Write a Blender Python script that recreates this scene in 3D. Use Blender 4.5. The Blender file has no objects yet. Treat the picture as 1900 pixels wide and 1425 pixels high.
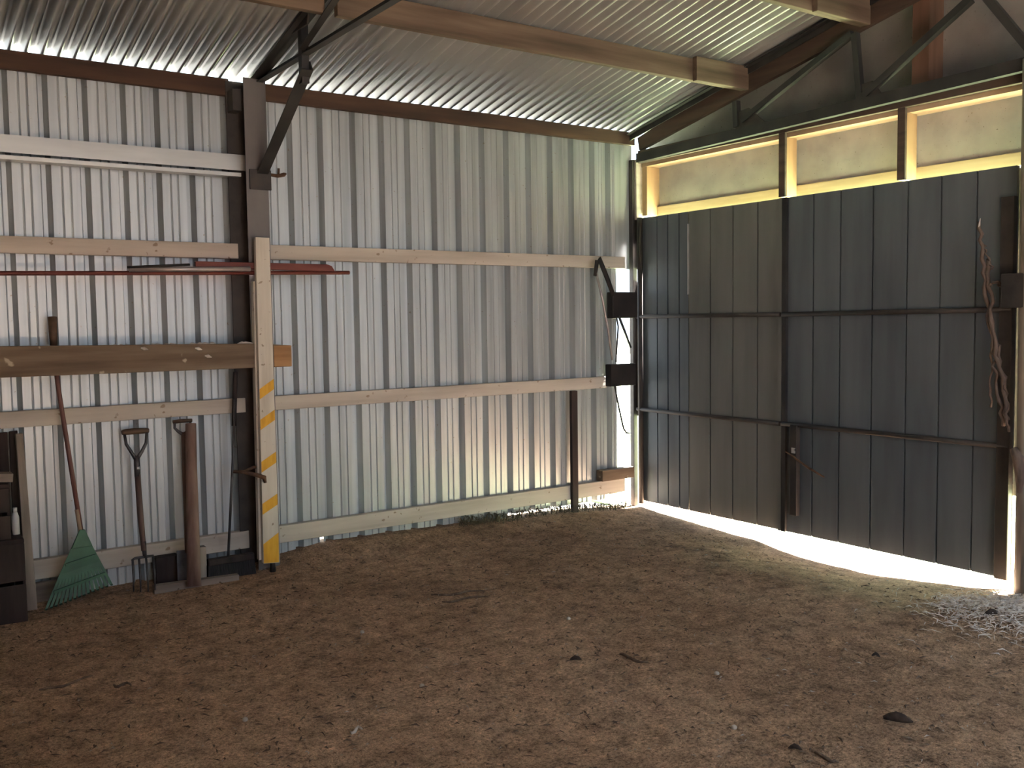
import bpy, bmesh, math, random
from mathutils import Vector, Matrix, noise
random.seed(7)
C = bpy.context.scene.collection
PI = math.pi
# ------------------------------------------------------------------ camera
FPX, YAW, PITCH, ROLL = 1772.567, 0.604484, -0.066913, -0.014162
CAM = Vector((-5.7367, -6.3843, 1.67))
_f = Vector((math.sin(YAW)*math.cos(PITCH), math.cos(YAW)*math.cos(PITCH), math.sin(PITCH)))
_r0 = Vector((math.cos(YAW), -math.sin(YAW), 0)); _u0 = _r0.cross(_f)
_r = _r0*math.cos(ROLL) + _u0*math.sin(ROLL)
_u = -_r0*math.sin(ROLL) + _u0*math.cos(ROLL)
cd = bpy.data.cameras.new('camera'); cam = bpy.data.objects.new('camera', cd); C.objects.link(cam)
cd.sensor_width = 36; cd.lens = FPX/1900*36; cd.clip_start = 0.05; cd.clip_end = 300
M = Matrix(((_r.x, _u.x, -_f.x), (_r.y, _u.y, -_f.y), (_r.z, _u.z, -_f.z))).to_4x4()
M.translation = CAM; cam.matrix_world = M
bpy.context.scene.camera = cam

def H(px, py, ax, val=0.0):
    """survey: the point of the plane ax = val seen at this pixel of the photograph"""
    d = _f + _r*((px-950)/FPX) - _u*((py-712.5)/FPX)
    i = 'xyz'.index(ax)
    return CAM + d*((val-CAM[i])/d[i])

# ------------------------------------------------------------------ materials
def mat(name, cols, rough=0.7, metal=0.0, scale=(8, 8, 8), detail=5, bump=0.15, bscale=None, specks=None, rvar=0.1, spec=0.4, ndist=0.0):
    m = bpy.data.materials.new(name); m.use_nodes = True
    nt = m.node_tree; N = nt.nodes; Lk = nt.links
    b = N['Principled BSDF']
    tc = N.new('ShaderNodeTexCoord'); mp = N.new('ShaderNodeMapping'); mp.inputs['Scale'].default_value = scale
    Lk.new(tc.outputs['Object'], mp.inputs['Vector'])
    nz = N.new('ShaderNodeTexNoise'); nz.inputs['Scale'].default_value = 1.0; nz.inputs['Detail'].default_value = detail
    nz.inputs['Distortion'].default_value = ndist
    Lk.new(mp.outputs['Vector'], nz.inputs['Vector'])
    cr = N.new('ShaderNodeValToRGB'); e = cr.color_ramp.elements
    n = len(cols)
    while len(e) < n: e.new(0.5)
    for i, c in enumerate(cols):
        e[i].position = 0.3+0.4*i/max(1, n-1); e[i].color = (*c, 1)
    Lk.new(nz.outputs['Fac'], cr.inputs['Fac'])
    out = cr.outputs['Color']
    if specks:
        sc, thr, col = specks
        n2 = N.new('ShaderNodeTexNoise'); n2.inputs['Scale'].default_value = sc; n2.inputs['Detail'].default_value = 2
        Lk.new(tc.outputs['Object'], n2.inputs['Vector'])
        r2 = N.new('ShaderNodeValToRGB'); r2.color_ramp.elements[0].position = thr; r2.color_ramp.elements[1].position = thr+0.05
        Lk.new(n2.outputs['Fac'], r2.inputs['Fac'])
        mx = N.new('ShaderNodeMix'); mx.data_type = 'RGBA'
        Lk.new(r2.outputs['Color'], mx.inputs['Factor']); Lk.new(out, mx.inputs['A']); mx.inputs['B'].default_value = (*col, 1)
        out = mx.outputs['Result']
    Lk.new(out, b.inputs['Base Color'])
    b.inputs['Roughness'].default_value = rough; b.inputs['Metallic'].default_value = metal
    b.inputs['Specular IOR Level'].default_value = spec
    if rvar:
        mr = N.new('ShaderNodeMapRange'); mr.inputs['To Min'].default_value = rough-rvar; mr.inputs['To Max'].default_value = min(1, rough+rvar)
        Lk.new(nz.outputs['Fac'], mr.inputs['Value']); Lk.new(mr.outputs['Result'], b.inputs['Roughness'])
    if bump:
        bp = N.new('ShaderNodeBump'); bp.inputs['Strength'].default_value = bump; bp.inputs['Distance'].default_value = 0.01
        if bscale:
            n3 = N.new('ShaderNodeTexNoise'); n3.inputs['Scale'].default_value = bscale; n3.inputs['Detail'].default_value = 6
            Lk.new(tc.outputs['Object'], n3.inputs['Vector']); Lk.new(n3.outputs['Fac'], bp.inputs['Height'])
        else:
            Lk.new(nz.outputs['Fac'], bp.inputs['Height'])
        Lk.new(bp.outputs['Normal'], b.inputs['Normal'])
    return m

MT = {}
MT['wall_sheet'] = mat('weathered_zinc_wall', [(.375, .41, .44), (.49, .53, .565), (.585, .635, .67)], .42, .55, (14, 14, .5), 4, .03, specks=(40, .70, (.36, .33, .30)))
MT['roof_sheet'] = mat('galvanised_roof', [(.32, .33, .345), (.40, .415, .425), (.46, .475, .485)], .36, .5, (3, .6, 3), 4, .02)
MT['door_sheet'] = mat('dull_door_sheet', [(.13, .138, .138), (.165, .175, .175), (.19, .20, .20)], .55, .3, (6, 6, .8), 5, .03)
MT['door_sheet_b'] = mat('blue_grey_door_sheet', [(.095, .112, .135), (.122, .146, .172), (.147, .172, .20)], .5, .35, (6, 6, .8), 5, .03)
MT['bounce_paint'] = mat('cream_bounce_paint', [(.22, .21, .17), (.27, .26, .21)], .6, 0, (3, 3, 3), 3, .02)  # for the added outer door face that bounces sunlight up to the transom
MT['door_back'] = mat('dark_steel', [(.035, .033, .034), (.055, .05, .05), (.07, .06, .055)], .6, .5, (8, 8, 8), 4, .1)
MT['steel'] = mat('dark_grey_steel', [(.028, .028, .032), (.045, .045, .048), (.06, .058, .06)], .55, .5, (5, 5, 3), 4, .08)
MT['column'] = mat('grey_primed_steel', [(.10, .095, .105), (.14, .135, .145), (.17, .165, .17)], .6, .3, (5, 5, 2), 4, .05)
MT['girt'] = mat('painted_timber', [(.40, .36, .32), (.50, .46, .42), (.58, .54, .49)], .75, 0, (1.2, 14, 14), 6, .15, specks=(22, .68, (.28, .22, .17)))
MT['zed'] = mat('zinc_channel', [(.42, .42, .42), (.52, .53, .53), (.60, .61, .61)], .4, .6, (1, 8, 8), 4, .03)
MT['eave'] = mat('red_brown_timber', [(.03, .016, .012), (.06, .032, .023), (.09, .052, .036)], .8, 0, (1.5, 16, 16), 6, .3)
MT['purlin'] = mat('old_hardwood', [(.062, .043, .031), (.112, .08, .059), (.165, .122, .092)], .75, 0, (1.2, 16, 16), 6, .3)
MT['purlin_y'] = mat('old_hardwood_rafter', [(.04, .027, .022), (.066, .044, .034), (.09, .06, .046)], .8, 0, (16, 1.2, 16), 6, .3)
MT['pine'] = mat('fresh_pine', [(.33, .235, .15), (.42, .315, .215), (.48, .375, .27)], .6, 0, (14, 1.0, 14), 6, .12)
MT['pine_z'] = mat('fresh_pine_upright', [(.30, .19, .105), (.38, .255, .145), (.43, .30, .18)], .6, 0, (14, 14, 1.0), 6, .12)
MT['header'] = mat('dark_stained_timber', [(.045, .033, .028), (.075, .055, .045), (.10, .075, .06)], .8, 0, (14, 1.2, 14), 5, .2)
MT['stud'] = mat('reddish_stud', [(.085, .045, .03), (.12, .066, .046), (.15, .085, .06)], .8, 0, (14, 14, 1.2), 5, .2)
MT['board'] = mat('fibre_cement', [(.255, .24, .245), (.34, .322, .325), (.40, .378, .38)], .85, 0, (4, 4, 4), 6, .1, specks=(60, .69, (.20, .18, .16)))
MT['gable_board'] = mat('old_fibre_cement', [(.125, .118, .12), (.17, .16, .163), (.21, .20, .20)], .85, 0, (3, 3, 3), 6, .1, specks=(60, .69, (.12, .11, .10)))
MT['plank'] = mat('brown_hardwood_plank', [(.085, .06, .042), (.145, .105, .075), (.20, .155, .115)], .8, 0, (1.6, 18, 18), 7, .4, specks=(14, .70, (.42, .36, .29)))
MT['endgrain'] = mat('orange_end_timber', [(.24, .13, .06), (.32, .18, .085), (.38, .23, .12)], .8, 0, (2, 18, 18), 6, .3)
MT['hazard'] = mat('white_painted_board', [(.46, .42, .37), (.62, .585, .53), (.68, .65, .60)], .7, 0, (12, 12, 1.2), 6, .15, specks=(26, .67, (.30, .25, .20)))
MT['yellow'] = mat('yellow_paint', [(.52, .26, .02), (.68, .37, .03), (.74, .44, .06)], .6, 0, (20, 20, 4), 5, .1)
MT['black'] = mat('black_rubber', [(.008, .008, .009), (.014, .013, .014), (.02, .02, .02)], .7, 0, (10, 10, 10), 3, .05)
MT['bristle'] = mat('black_bristle', [(.006, .006, .008), (.012, .012, .016), (.02, .018, .022)], .9, 0, (90, 90, 3), 3, .6)
MT['rake_green'] = mat('green_plastic', [(.035, .095, .06), (.045, .125, .08), (.06, .15, .10)], .5, 0, (9, 9, 9), 3, .03)
MT['rake_handle'] = mat('dark_red_handle', [(.075, .03, .03), (.13, .055, .05), (.18, .085, .075)], .5, 0, (12, 12, 1.5), 4, .05)
MT['tan_handle'] = mat('worn_wood_handle', [(.22, .15, .11), (.30, .22, .165), (.36, .27, .21)], .6, 0, (12, 12, 1.5), 4, .05)
MT['dark_handle'] = mat('dark_wood_handle', [(.045, .028, .028), (.075, .048, .045), (.11, .07, .065)], .55, 0, (14, 14, 1.2), 5, .1)
MT['tool_steel'] = mat('worn_tool_steel', [(.045, .045, .055), (.075, .075, .085), (.11, .11, .12)], .45, .6, (10, 10, 10), 4, .06)
MT['ferrule'] = mat('bright_ferrule', [(.55, .55, .56), (.65, .65, .66)], .3, .8, (10, 10, 10), 3, .02)
MT['grip'] = mat('dark_brown_grip', [(.045, .026, .018), (.075, .045, .03), (.11, .07, .045)], .6, 0, (3, 20, 20), 4, .08)
MT['pole'] = mat('brown_round_pole', [(.10, .06, .05), (.17, .11, .095), (.23, .16, .14)], .8, 0, (16, 16, 1.3), 6, .3)
MT['greywood'] = mat('grey_weathered_wood', [(.15, .125, .11), (.235, .205, .185), (.31, .275, .25)], .85, 0, (16, 16, 1.3), 6, .35)
MT['greywood_x'] = mat('grey_weathered_plank', [(.13, .11, .095), (.20, .17, .15), (.27, .235, .21)], .85, 0, (1.3, 16, 16), 6, .35)
MT['darkwood'] = mat('dark_stained_wood', [(.014, .010, .010), (.028, .020, .021), (.045, .034, .034)], .85, 0, (14, 14, 2), 6, .3)
MT['redpipe'] = mat('red_oxide_paint', [(.085, .022, .018), (.13, .032, .028), (.17, .055, .045)], .55, .1, (4, 20, 20), 4, .06)
MT['galvpipe'] = mat('grey_galvanised_pipe', [(.32, .29, .30), (.42, .39, .40), (.50, .47, .48)], .4, .6, (3, 16, 16), 4, .03)
MT['rust'] = mat('rusty_iron', [(.055, .03, .022), (.10, .055, .035), (.15, .085, .055)], .85, .2, (18, 18, 18), 5, .3)
MT['white_plastic'] = mat('white_plastic', [(.62, .63, .66), (.70, .71, .74)], .45, 0, (8, 8, 8), 3, .02)
MT['creeper'] = mat('dry_creeper', [(.06, .044, .038), (.11, .08, .068), (.16, .12, .10)], .9, 0, (25, 25, 8), 5, .3)
MT['straw'] = mat('bleached_straw', [(.42, .36, .31), (.58, .52, .47), (.70, .66, .62)], .8, 0, (20, 20, 20), 3, 0)
MT['bark'] = mat('dark_bark', [(.02, .013, .010), (.04, .026, .02), (.07, .048, .036)], .95, 0, (30, 30, 30), 5, .5)
MT['twig'] = mat('brown_twig', [(.07, .045, .03), (.13, .09, .065), (.2, .15, .11)], .9, 0, (30, 30, 30), 4, .2)
MT['stone'] = mat('pale_stone', [(.40, .36, .31), (.52, .48, .43)], .8, 0, (30, 30, 30), 3, .2)
MT['grass'] = mat('summer_grass', [(.29, .37, .20), (.37, .46, .26), (.43, .52, .31)], .9, 0, (2, 2, 2), 6, .3, 30)
MT['dark_ground'] = mat('dark_ground', [(.018, .0175, .017), (.025, .024, .023)], .95, 0, (2, 2, 2), 5, .2)
MT['weed'] = mat('dry_weed', [(.05, .042, .028), (.085, .072, .045), (.12, .105, .065)], .9, 0, (20, 20, 20), 3, 0)

def dirt():
    m = bpy.data.materials.new('packed_dirt'); m.use_nodes = True
    nt = m.node_tree; N = nt.nodes; L = nt.links; b = N['Principled BSDF']
    tc = N.new('ShaderNodeTexCoord')
    def nz(scale, det, rough=.6, dist=0):
        n = N.new('ShaderNodeTexNoise'); n.inputs['Scale'].default_value = scale; n.inputs['Detail'].default_value = det
        n.inputs['Roughness'].default_value = rough; n.inputs['Distortion'].default_value = dist
        L.new(tc.outputs['Object'], n.inputs['Vector']); return n.outputs['Fac']
    def ramp(f, stops):
        r = N.new('ShaderNodeValToRGB'); e = r.color_ramp.elements
        while len(e) < len(stops): e.new(.5)
        for i, (p, c) in enumerate(stops): e[i].position = p; e[i].color = (*c, 1)
        L.new(f, r.inputs['Fac']); return r.outputs['Color']
    def mix(a, bb, f, mode='MIX'):
        x = N.new('ShaderNodeMix'); x.data_type = 'RGBA'; x.blend_type = mode
        if isinstance(f, float): x.inputs['Factor'].default_value = f
        else: L.new(f, x.inputs['Factor'])
        L.new(a, x.inputs['A']); L.new(bb, x.inputs['B']); return x.outputs['Result']
    big = ramp(nz(.9, 4, .55, .6), [(.32, (.35, .243, .173)), (.50, (.465, .33, .237)), (.68, (.555, .405, .297))])
    mid = ramp(nz(9, 6, .7), [(.30, (.45, .43, .42)), (.5, (.92, .91, .89)), (.72, (1.35, 1.32, 1.28))])
    col = mix(big, mid, 1.0, 'MULTIPLY')
    fine = ramp(nz(55, 4, .75), [(.33, (.40, .37, .35)), (.47, (.96, .95, .94)), (.66, (1.4, 1.38, 1.34))])
    col = mix(col, fine, 1.0, 'MULTIPLY')
    grit = ramp(nz(150, 3, .8), [(.36, (.45, .43, .41)), (.48, (1, 1, 1)), (.62, (1.35, 1.33, 1.3))])
    col = mix(col, grit, .8, 'MULTIPLY')
    sp = ramp(nz(38, 2, .5), [(.70, (0, 0, 0)), (.74, (1, 1, 1))])
    pale = N.new('ShaderNodeRGB'); pale.outputs[0].default_value = (.46, .38, .29, 1)
    col = mix(col, pale.outputs[0], sp)
    L.new(col, b.inputs['Base Color']); b.inputs['Roughness'].default_value = .95; b.inputs['Specular IOR Level'].default_value = .15
    bp = N.new('ShaderNodeBump'); bp.inputs['Strength'].default_value = 1.0; bp.inputs['Distance'].default_value = .025
    ad = N.new('ShaderNodeMath'); ad.operation = 'ADD'
    L.new(nz(28, 6, .75), ad.inputs[0]); L.new(nz(75, 3, .7), ad.inputs[1])
    L.new(ad.outputs[0], bp.inputs['Height']); L.new(bp.outputs['Normal'], b.inputs['Normal'])
    return m
MT['dark_iron'] = mat('near_black_iron', [(.010, .010, .012), (.018, .016, .018), (.028, .024, .024)], .7, .2, (9, 9, 9), 4, .1)
MT['dirt'] = dirt()

# ------------------------------------------------------------------ mesh builder
class MB:
    def __init__(s): s.v = []; s.f = []; s.smooth = False
    def add(s, vs, fs):
        o = len(s.v); s.v += [Vector(v) for v in vs]; s.f += [tuple(o+i for i in f) for f in fs]; return s
    def box(s, a, b):
        x0, y0, z0 = a; x1, y1, z1 = b
        x0, x1 = sorted((x0, x1)); y0, y1 = sorted((y0, y1)); z0, z1 = sorted((z0, z1))
        return s.add([(x0,y0,z0),(x1,y0,z0),(x1,y1,z0),(x0,y1,z0),(x0,y0,z1),(x1,y0,z1),(x1,y1,z1),(x0,y1,z1)],
                     [(0,3,2,1),(4,5,6,7),(0,1,5,4),(1,2,6,5),(2,3,7,6),(3,0,4,7)])
    def bar(s, p, q, w, h, side=(1, 0, 0)):
        """a rectangular bar from p to q; w is its width along 'side', h across both"""
        p = Vector(p); q = Vector(q); d = (q-p).normalized(); a = Vector(side); a = (a-d*a.dot(d)).normalized(); c = d.cross(a)
        vs = []
        for e in (p, q):
            for i, j in ((-1,-1),(1,-1),(1,1),(-1,1)): vs.append(e + a*(w/2*i) + c*(h/2*j))
        return s.add(vs, [(0,3,2,1),(4,5,6,7),(0,1,5,4),(1,2,6,5),(2,3,7,6),(3,0,4,7)])
    def angle(s, p, q, w, t, a1, a2):
        """an L-section (steel angle) from p to q, legs along a1 and a2"""
        p = Vector(p); q = Vector(q); d = (q-p).normalized()
        a = Vector(a1); a = (a-d*a.dot(d)).normalized(); c = Vector(a2); c = (c-d*c.dot(d)-a*c.dot(a)).normalized()
        prof = [(0,0),(w,0),(w,t),(t,t),(t,w),(0,w)]
        vs = [e+a*i+c*j for e in (p, q) for i, j in prof]
        fs = [tuple(range(6)), tuple(range(11, 5, -1))] + [(i, i+6, (i+1) % 6+6, (i+1) % 6) for i in range(6)]
        return s.add(vs, fs)
    def prism(s, poly, d):
        d = Vector(d); n = len(poly); P = [Vector(p) for p in poly]
        return s.add(P+[p+d for p in P], [tuple(range(n)), tuple(range(2*n-1, n-1, -1))]+[(i, i+n, (i+1) % n+n, (i+1) % n) for i in range(n)])
    def tube(s, pts, r, n=8, flat=1.0):
        P = [Vector(p) for p in pts]; R = r if isinstance(r, (list, tuple)) else [r]*len(P)
        rings = []; up = Vector((0, 0, 1))
        d0 = (P[1]-P[0]).normalized()
        if abs(d0.dot(up)) > .9: up = Vector((1, 0, 0))
        a = (up-d0*up.dot(d0)).normalized()
        vs = []
        for i, p in enumerate(P):
            d = (P[min(i+1, len(P)-1)]-P[max(i-1, 0)]).normalized()
            a = (a-d*a.dot(d)).normalized(); c = d.cross(a)
            vs += [p+(a*math.cos(2*PI*k/n)+c*math.sin(2*PI*k/n)*flat)*R[i] for k in range(n)]
        fs = [(i*n+k, i*n+(k+1) % n, (i+1)*n+(k+1) % n, (i+1)*n+k) for i in range(len(P)-1) for k in range(n)]
        fs += [tuple(range(n-1, -1, -1)), tuple(range((len(P)-1)*n, len(P)*n))]
        s.smooth = True
        return s.add(vs, fs)
    def build(s, name, m, parent=None, bevel=0.0, loc=None, solid=0.0):
        me = bpy.data.meshes.new(name)
        if loc is None:
            if parent is None:
                lo = [min(v[i] for v in s.v) for i in range(3)]; hi = [max(v[i] for v in s.v) for i in range(3)]
                loc = Vector(((lo[0]+hi[0])/2, (lo[1]+hi[1])/2, lo[2]))
            else: loc = W(parent)
        me.from_pydata([v-loc for v in s.v], [], s.f); me.materials.append(MT[m])
        bm = bmesh.new(); bm.from_mesh(me); bmesh.ops.recalc_face_normals(bm, faces=bm.faces); bm.to_mesh(me); bm.free()
        if s.smooth:
            for p in me.polygons: p.use_smooth = len(p.vertices) == 4
        o = bpy.data.objects.new(name, me); C.objects.link(o)
        o['_w'] = tuple(loc)
        if parent is None: o.location = loc
        else: o.parent = parent; o.location = loc-W(parent)
        if solid:
            md = o.modifiers.new('thick', 'SOLIDIFY'); md.thickness = solid; md.offset = 0
        if bevel:
            md = o.modifiers.new('edge', 'BEVEL'); md.width = bevel; md.segments = 2; md.limit_method = 'ANGLE'
        return o
def W(o): return Vector(o['_w'])
def tag(o, label, cat, group=None, kind='thing'):
    o['label'] = label; o['category'] = cat; o['kind'] = kind
    if group: o['group'] = group
    return o
def struct(o, label=None):
    o['kind'] = 'structure'
    if label: o['label'] = label
    return o
def thing(name, loc, label, cat, group=None, kind='thing'):
    o = bpy.data.objects.new(name, None); C.objects.link(o); o.location = loc; o['_w'] = tuple(loc); o.empty_display_size = .1
    return tag(o, label, cat, group, kind)
def sub(o, label): o['label'] = label; return o

# ------------------------------------------------------------------ the ground
def dipd(y):
    """depth of the worn hollow under the doors"""
    T = [(.6, .02), (0, .012), (-.5, .022), (-.81, .035), (-1.386, .072), (-1.9, .122), (-2.36, .122), (-2.77, .084), (-3.14, .052), (-3.4, .026), (-3.8, .0), (-9, 0)]
    for (a, d), (b, e) in zip(T, T[1:]):
        if b <= y <= a: return d+(e-d)*(a-y)/(a-b)
    return .02
def mound(x):
    T = [(-9, .02), (-3.7, .02), (-3.45, .055), (-3.0, .10), (-1.9, .085), (-1.3, .062), (-.6, .035), (-.2, .01), (1.5, 0)]
    for (a, d), (b, e) in zip(T, T[1:]):
        if a <= x <= b: return d+(e-d)*(x-a)/(b-a)
    return 0
def segd(x, y, a, b):
    dx, dy = b.x-a.x, b.y-a.y; t = max(0, min(1, ((x-a.x)*dx+(y-a.y)*dy)/(dx*dx+dy*dy)))
    return math.hypot(x-a.x-t*dx, y-a.y-t*dy)
RUT = [[H(px, py, 'z') for px, py in L_] for L_ in (((1550, 1188), (1610, 1182), (1660, 1188), (1700, 1208), (1728, 1236)), ((1555, 1208), (1610, 1220), (1650, 1236), (1700, 1244)))]
def ground(x, y):
    z = mound(x)*math.exp(-((y-.05)/.34)**2)
    z -= dipd(y)*math.exp(-((x-.1)/.62)**2) if x < .1 else dipd(y)*.9+.01
    z += .020*noise.noise((x*.8, y*.8, 3.1))+.009*noise.noise((x*3.1, y*3.1, 7.7))+.0035*noise.noise((x*11, y*11, 1.7))
    z += .05*math.exp(-(((x+.55)/.45)**2+((y+3.75)/.35)**2))     # small heap by the door post
    if -2.6 < x < -.9 and -4.6 < y < -2.9:
        for L_ in RUT:
            dm = min(segd(x, y, a, b) for a, b in zip(L_, L_[1:])); z += .016*math.exp(-(dm/.035)**2)
    return z
st = .04; nx = int(9.24/st); ny = int(9.0/st)
gv = []; gf = []
for j in range(ny+1):
    for i in range(nx+1):
        x = -8.9+i*st; y = -8.9+j*st
        gv.append((x, y, ground(x, y)))
for j in range(ny):
    for i in range(nx):
        a = j*(nx+1)+i; gf.append((a, a+1, a+nx+2, a+nx+1))
g = MB(); g.add(gv, gf); g.smooth = True
floor = struct(g.build('floor', 'dirt', loc=Vector((0, 0, 0))), 'bare packed dirt floor of the shed')
g = MB(); g.box((-60, -60, -.5), (60, 60, -.16))
struct(g.build('ground_outside', 'dark_ground', loc=Vector((0, 0, 0))), 'dark bare ground outside the shed')
g = MB(); g.box((.30, -9, -.3), (40, 30, -.14))
struct(g.build('lawn_outside', 'grass', loc=Vector((0, 0, 0))), 'sunny grass beyond the doors')

g = MB(); g.box((1.2, -32, -.2), (5, -5.2, 11))  # unseen wall, added to shade the ground by the open side
struct(g.build('sun_block_wall', 'column', loc=Vector((0, 0, 0))), 'tall wall added out of view to keep the sun off the ground outside')
# ------------------------------------------------------------------ sheet metal
def rz(y):                       # underside line of the roof
    a = -y
    return 3.28+.212*a if a <= 4.2 else 3.28+.212*(8.4-a)
def roof_sheet(y0, y1, ny_, label, xa=-8.75, xb=.36):
    pitch = .0885; amp = .024; n = int((xb-xa)/pitch)
    mb = MB(); xs = [xa+pitch*k/8 for k in range(n*8+1)]; ys = [y0+(y1-y0)*k/ny_ for k in range(ny_+1)]
    vs = [(x, y, rz(y)+.020+amp*math.sin(2*PI*x/pitch)) for y in ys for x in xs]
    w = len(xs)
    mb.add(vs, [(j*w+i, j*w+i+1, (j+1)*w+i+1, (j+1)*w+i) for j in range(ny_) for i in range(w-1)])
    mb.smooth = True
    return struct(mb.build('ceiling', 'roof_sheet', loc=Vector((0, 0, 0)), solid=.001), label)
roof_sheet(.0, -4.2, 4, 'corrugated galvanised roof slope over the ribbed wall')
roof_sheet(-4.2, -6.95, 4, 'corrugated galvanised roof slope behind the viewer', -4.95)
roof_sheet(-4.2, -8.5, 4, 'corrugated galvanised roof slope over the closed bay', -8.75, -4.95)
mb = MB(); mb.box((-8.6, -8.42, -.1), (-4.9, -8.4, 3.27))
struct(mb.build('wall_front', 'header', loc=Vector((0, 0, 0))))

# ribbed wall sheet: flat pans between narrow recessed ribs, profile along x
RIBS = [-5.56, -5.345, -5.125, -4.903, -4.688, -4.466, -4.242, -4.038, -3.826, -3.61, -3.38, -3.15, -2.922, -2.671, -2.441, -2.225, -2.001, -1.784, -1.56, -1.328, -1.109, -.889, -.667, -.439, -.262]
while RIBS[0] > -8.5: RIBS.insert(0, RIBS[0]-.219)
def wall_profile(x0, x1):
    pr = [(x0, 0)]
    for k, r in enumerate(RIBS):
        if not (x0+.05 < r < x1-.03): continue
        pr += [(r-.062, 0), (r-.048, .048), (r-.024, .048), (r, 0)]
        nxt = RIBS[k+1]-.062 if k+1 < len(RIBS) else x1
        gap = nxt-r
        for t in (.36, .66):
            c = r+gap*t
            if c+.01 < x1: pr += [(c-.007, 0), (c, .007), (c+.007, 0)]
    if x0 < -3.2: pr = sorted(pr+[(-3.0275, 0), (-3.0265, 0), (-2.9985, 0), (-2.9975, 0)])
    pr.append((x1, 0)); return pr
def ribbed(x0, x1, z0, z1):
    pr = wall_profile(x0, x1); n = len(pr); mb = MB()
    zb = [z0(x) if callable(z0) else z0 for x, _ in pr]
    vs = [(x, y, zb[i]) for i, (x, y) in enumerate(pr)]+[(x, y, z1) for x, y in pr]
    return mb.add(vs, [(i, i+1, n+i+1, n+i) for i in range(n-1)])
def wbot(x):
    if x > -1.42: return .085 if x < -.3 else .12
    if -3.027 < x < -2.998: return .16
    return -.06
wl = ribbed(-8.6, -.205, wbot, 3.20)
mb = MB(); mb.box((-8.6, -.002, 3.20), (-.02, .062, 3.204)); struct(mb.build('light_cap_1', 'zed', loc=Vector((0, 0, 0))), 'thin strip added behind the eave beam to keep light out of the ribs')  # hidden cap added to stop light leaking down the rib tops
struct(wl.build('wall_left', 'wall_sheet', loc=Vector((0, 0, 0)), solid=.0012), 'ribbed galvanised sheet wall')
# short piece closing the corner above the upper rail
mb = MB(); mb.add([(-.205, 0, 2.1), (-.02, 0, 2.1), (-.02, 0, 3.20), (-.205, 0, 3.20)], [(0, 1, 2, 3)])
struct(mb.build('wall_left_corner', 'wall_sheet', loc=Vector((0, 0, 0)), solid=.0012), 'plain corner strip of the ribbed wall')
# walls out of frame that shape the light
mb = MB(); mb.box((-8.62, -8.4, -.1), (-8.6, .0, 3.4)); mb.prism([(-8.62, 0, 3.4), (-8.62, -8.4, 3.4), (-8.62, -4.2, 4.15)], (.02, 0, 0))
struct(mb.build('wall_rear', 'header', loc=Vector((0, 0, 0))))
mb = MB(); mb.box((.0, -8.4, -.1), (.02, -3.60, 3.0))
struct(mb.build('wall_right_side', 'wall_sheet', loc=Vector((0, 0, 0))))

# gable lining above the doors
mb = MB()
mb.prism([(.192, .0, 2.56), (.192, -8.4, 2.56), (.192, -8.4, 3.25), (.192, -4.2, 4.14), (.192, -.9, 3.455), (.192, 0, 3.215)], (.012, 0, 0))
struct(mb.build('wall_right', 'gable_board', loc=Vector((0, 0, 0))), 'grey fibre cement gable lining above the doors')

# ------------------------------------------------------------------ timber and steel of the long wall
def beam(name, a, b, m, label, cat='beam', group=None, bevel=.004):
    mb = MB(); mb.box(a, b); return tag(mb.build(name, m, bevel=bevel), label, cat, group)
beam('eave_beam', (-3.40, -.05, 3.175), (-.02, -.003, 3.284), 'eave', 'long red-brown eave beam between the steel column and the corner')
beam('eave_beam', (-8.55, -.05, 3.175), (-3.60, -.003, 3.284), 'eave', 'dark eave beam left of the steel column')
# girts, right bay
G = 'pale horizontal wall girts'
beam('wall_girt', (-3.375, -.06, 2.105), (-.15, -.004, 2.205), 'girt', 'upper cream painted wall rail right of the striped board', 'wall rail', G)
beam('wall_girt', (-3.375, -.06, 1.072), (-.37, -.004, 1.170), 'girt', 'middle cream painted wall rail right of the striped board', 'wall rail', G)
beam('wall_girt', (-3.375, -.06, .142), (-.165, -.004, .262), 'girt', 'bottom cream painted wall rail along the dirt, right of the striped board', 'wall rail', G)
# girts, left bay
beam('wall_girt', (-8.5, -.06, 2.105), (-3.575, -.004, 2.205), 'girt', 'cream painted wall rail above the red pipes, left of the steel column', 'wall rail', G)
beam('wall_girt', (-8.5, -.06, 1.072), (-3.56, -.004, 1.170), 'girt', 'cream painted wall rail behind the rake handle, left of the steel column', 'wall rail', G)
beam('wall_girt', (-8.5, -.06, .142), (-3.565, -.004, .262), 'girt', 'bottom cream painted wall rail behind the fork and pole', 'wall rail', G)
t = thing('channel_girt', (-5.9, -.06, 2.62), 'pale metal channel rail highest on the wall, left of the steel column', 'wall rail', G)
mb = MB(); mb.box((-8.5, -.104, 2.682), (-3.490, -.100, 2.785)); mb.box((-8.5, -.100, 2.781), (-3.58, -.003, 2.785)); mb.build('web', 'zed', t)
mb = MB(); mb.box((-8.5, -.120, 2.640), (-3.56, -.020, 2.646)); mb.box((-8.5, -.120, 2.646), (-3.56, -.117, 2.664)); mb.build('lip', 'zed', t)

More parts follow.
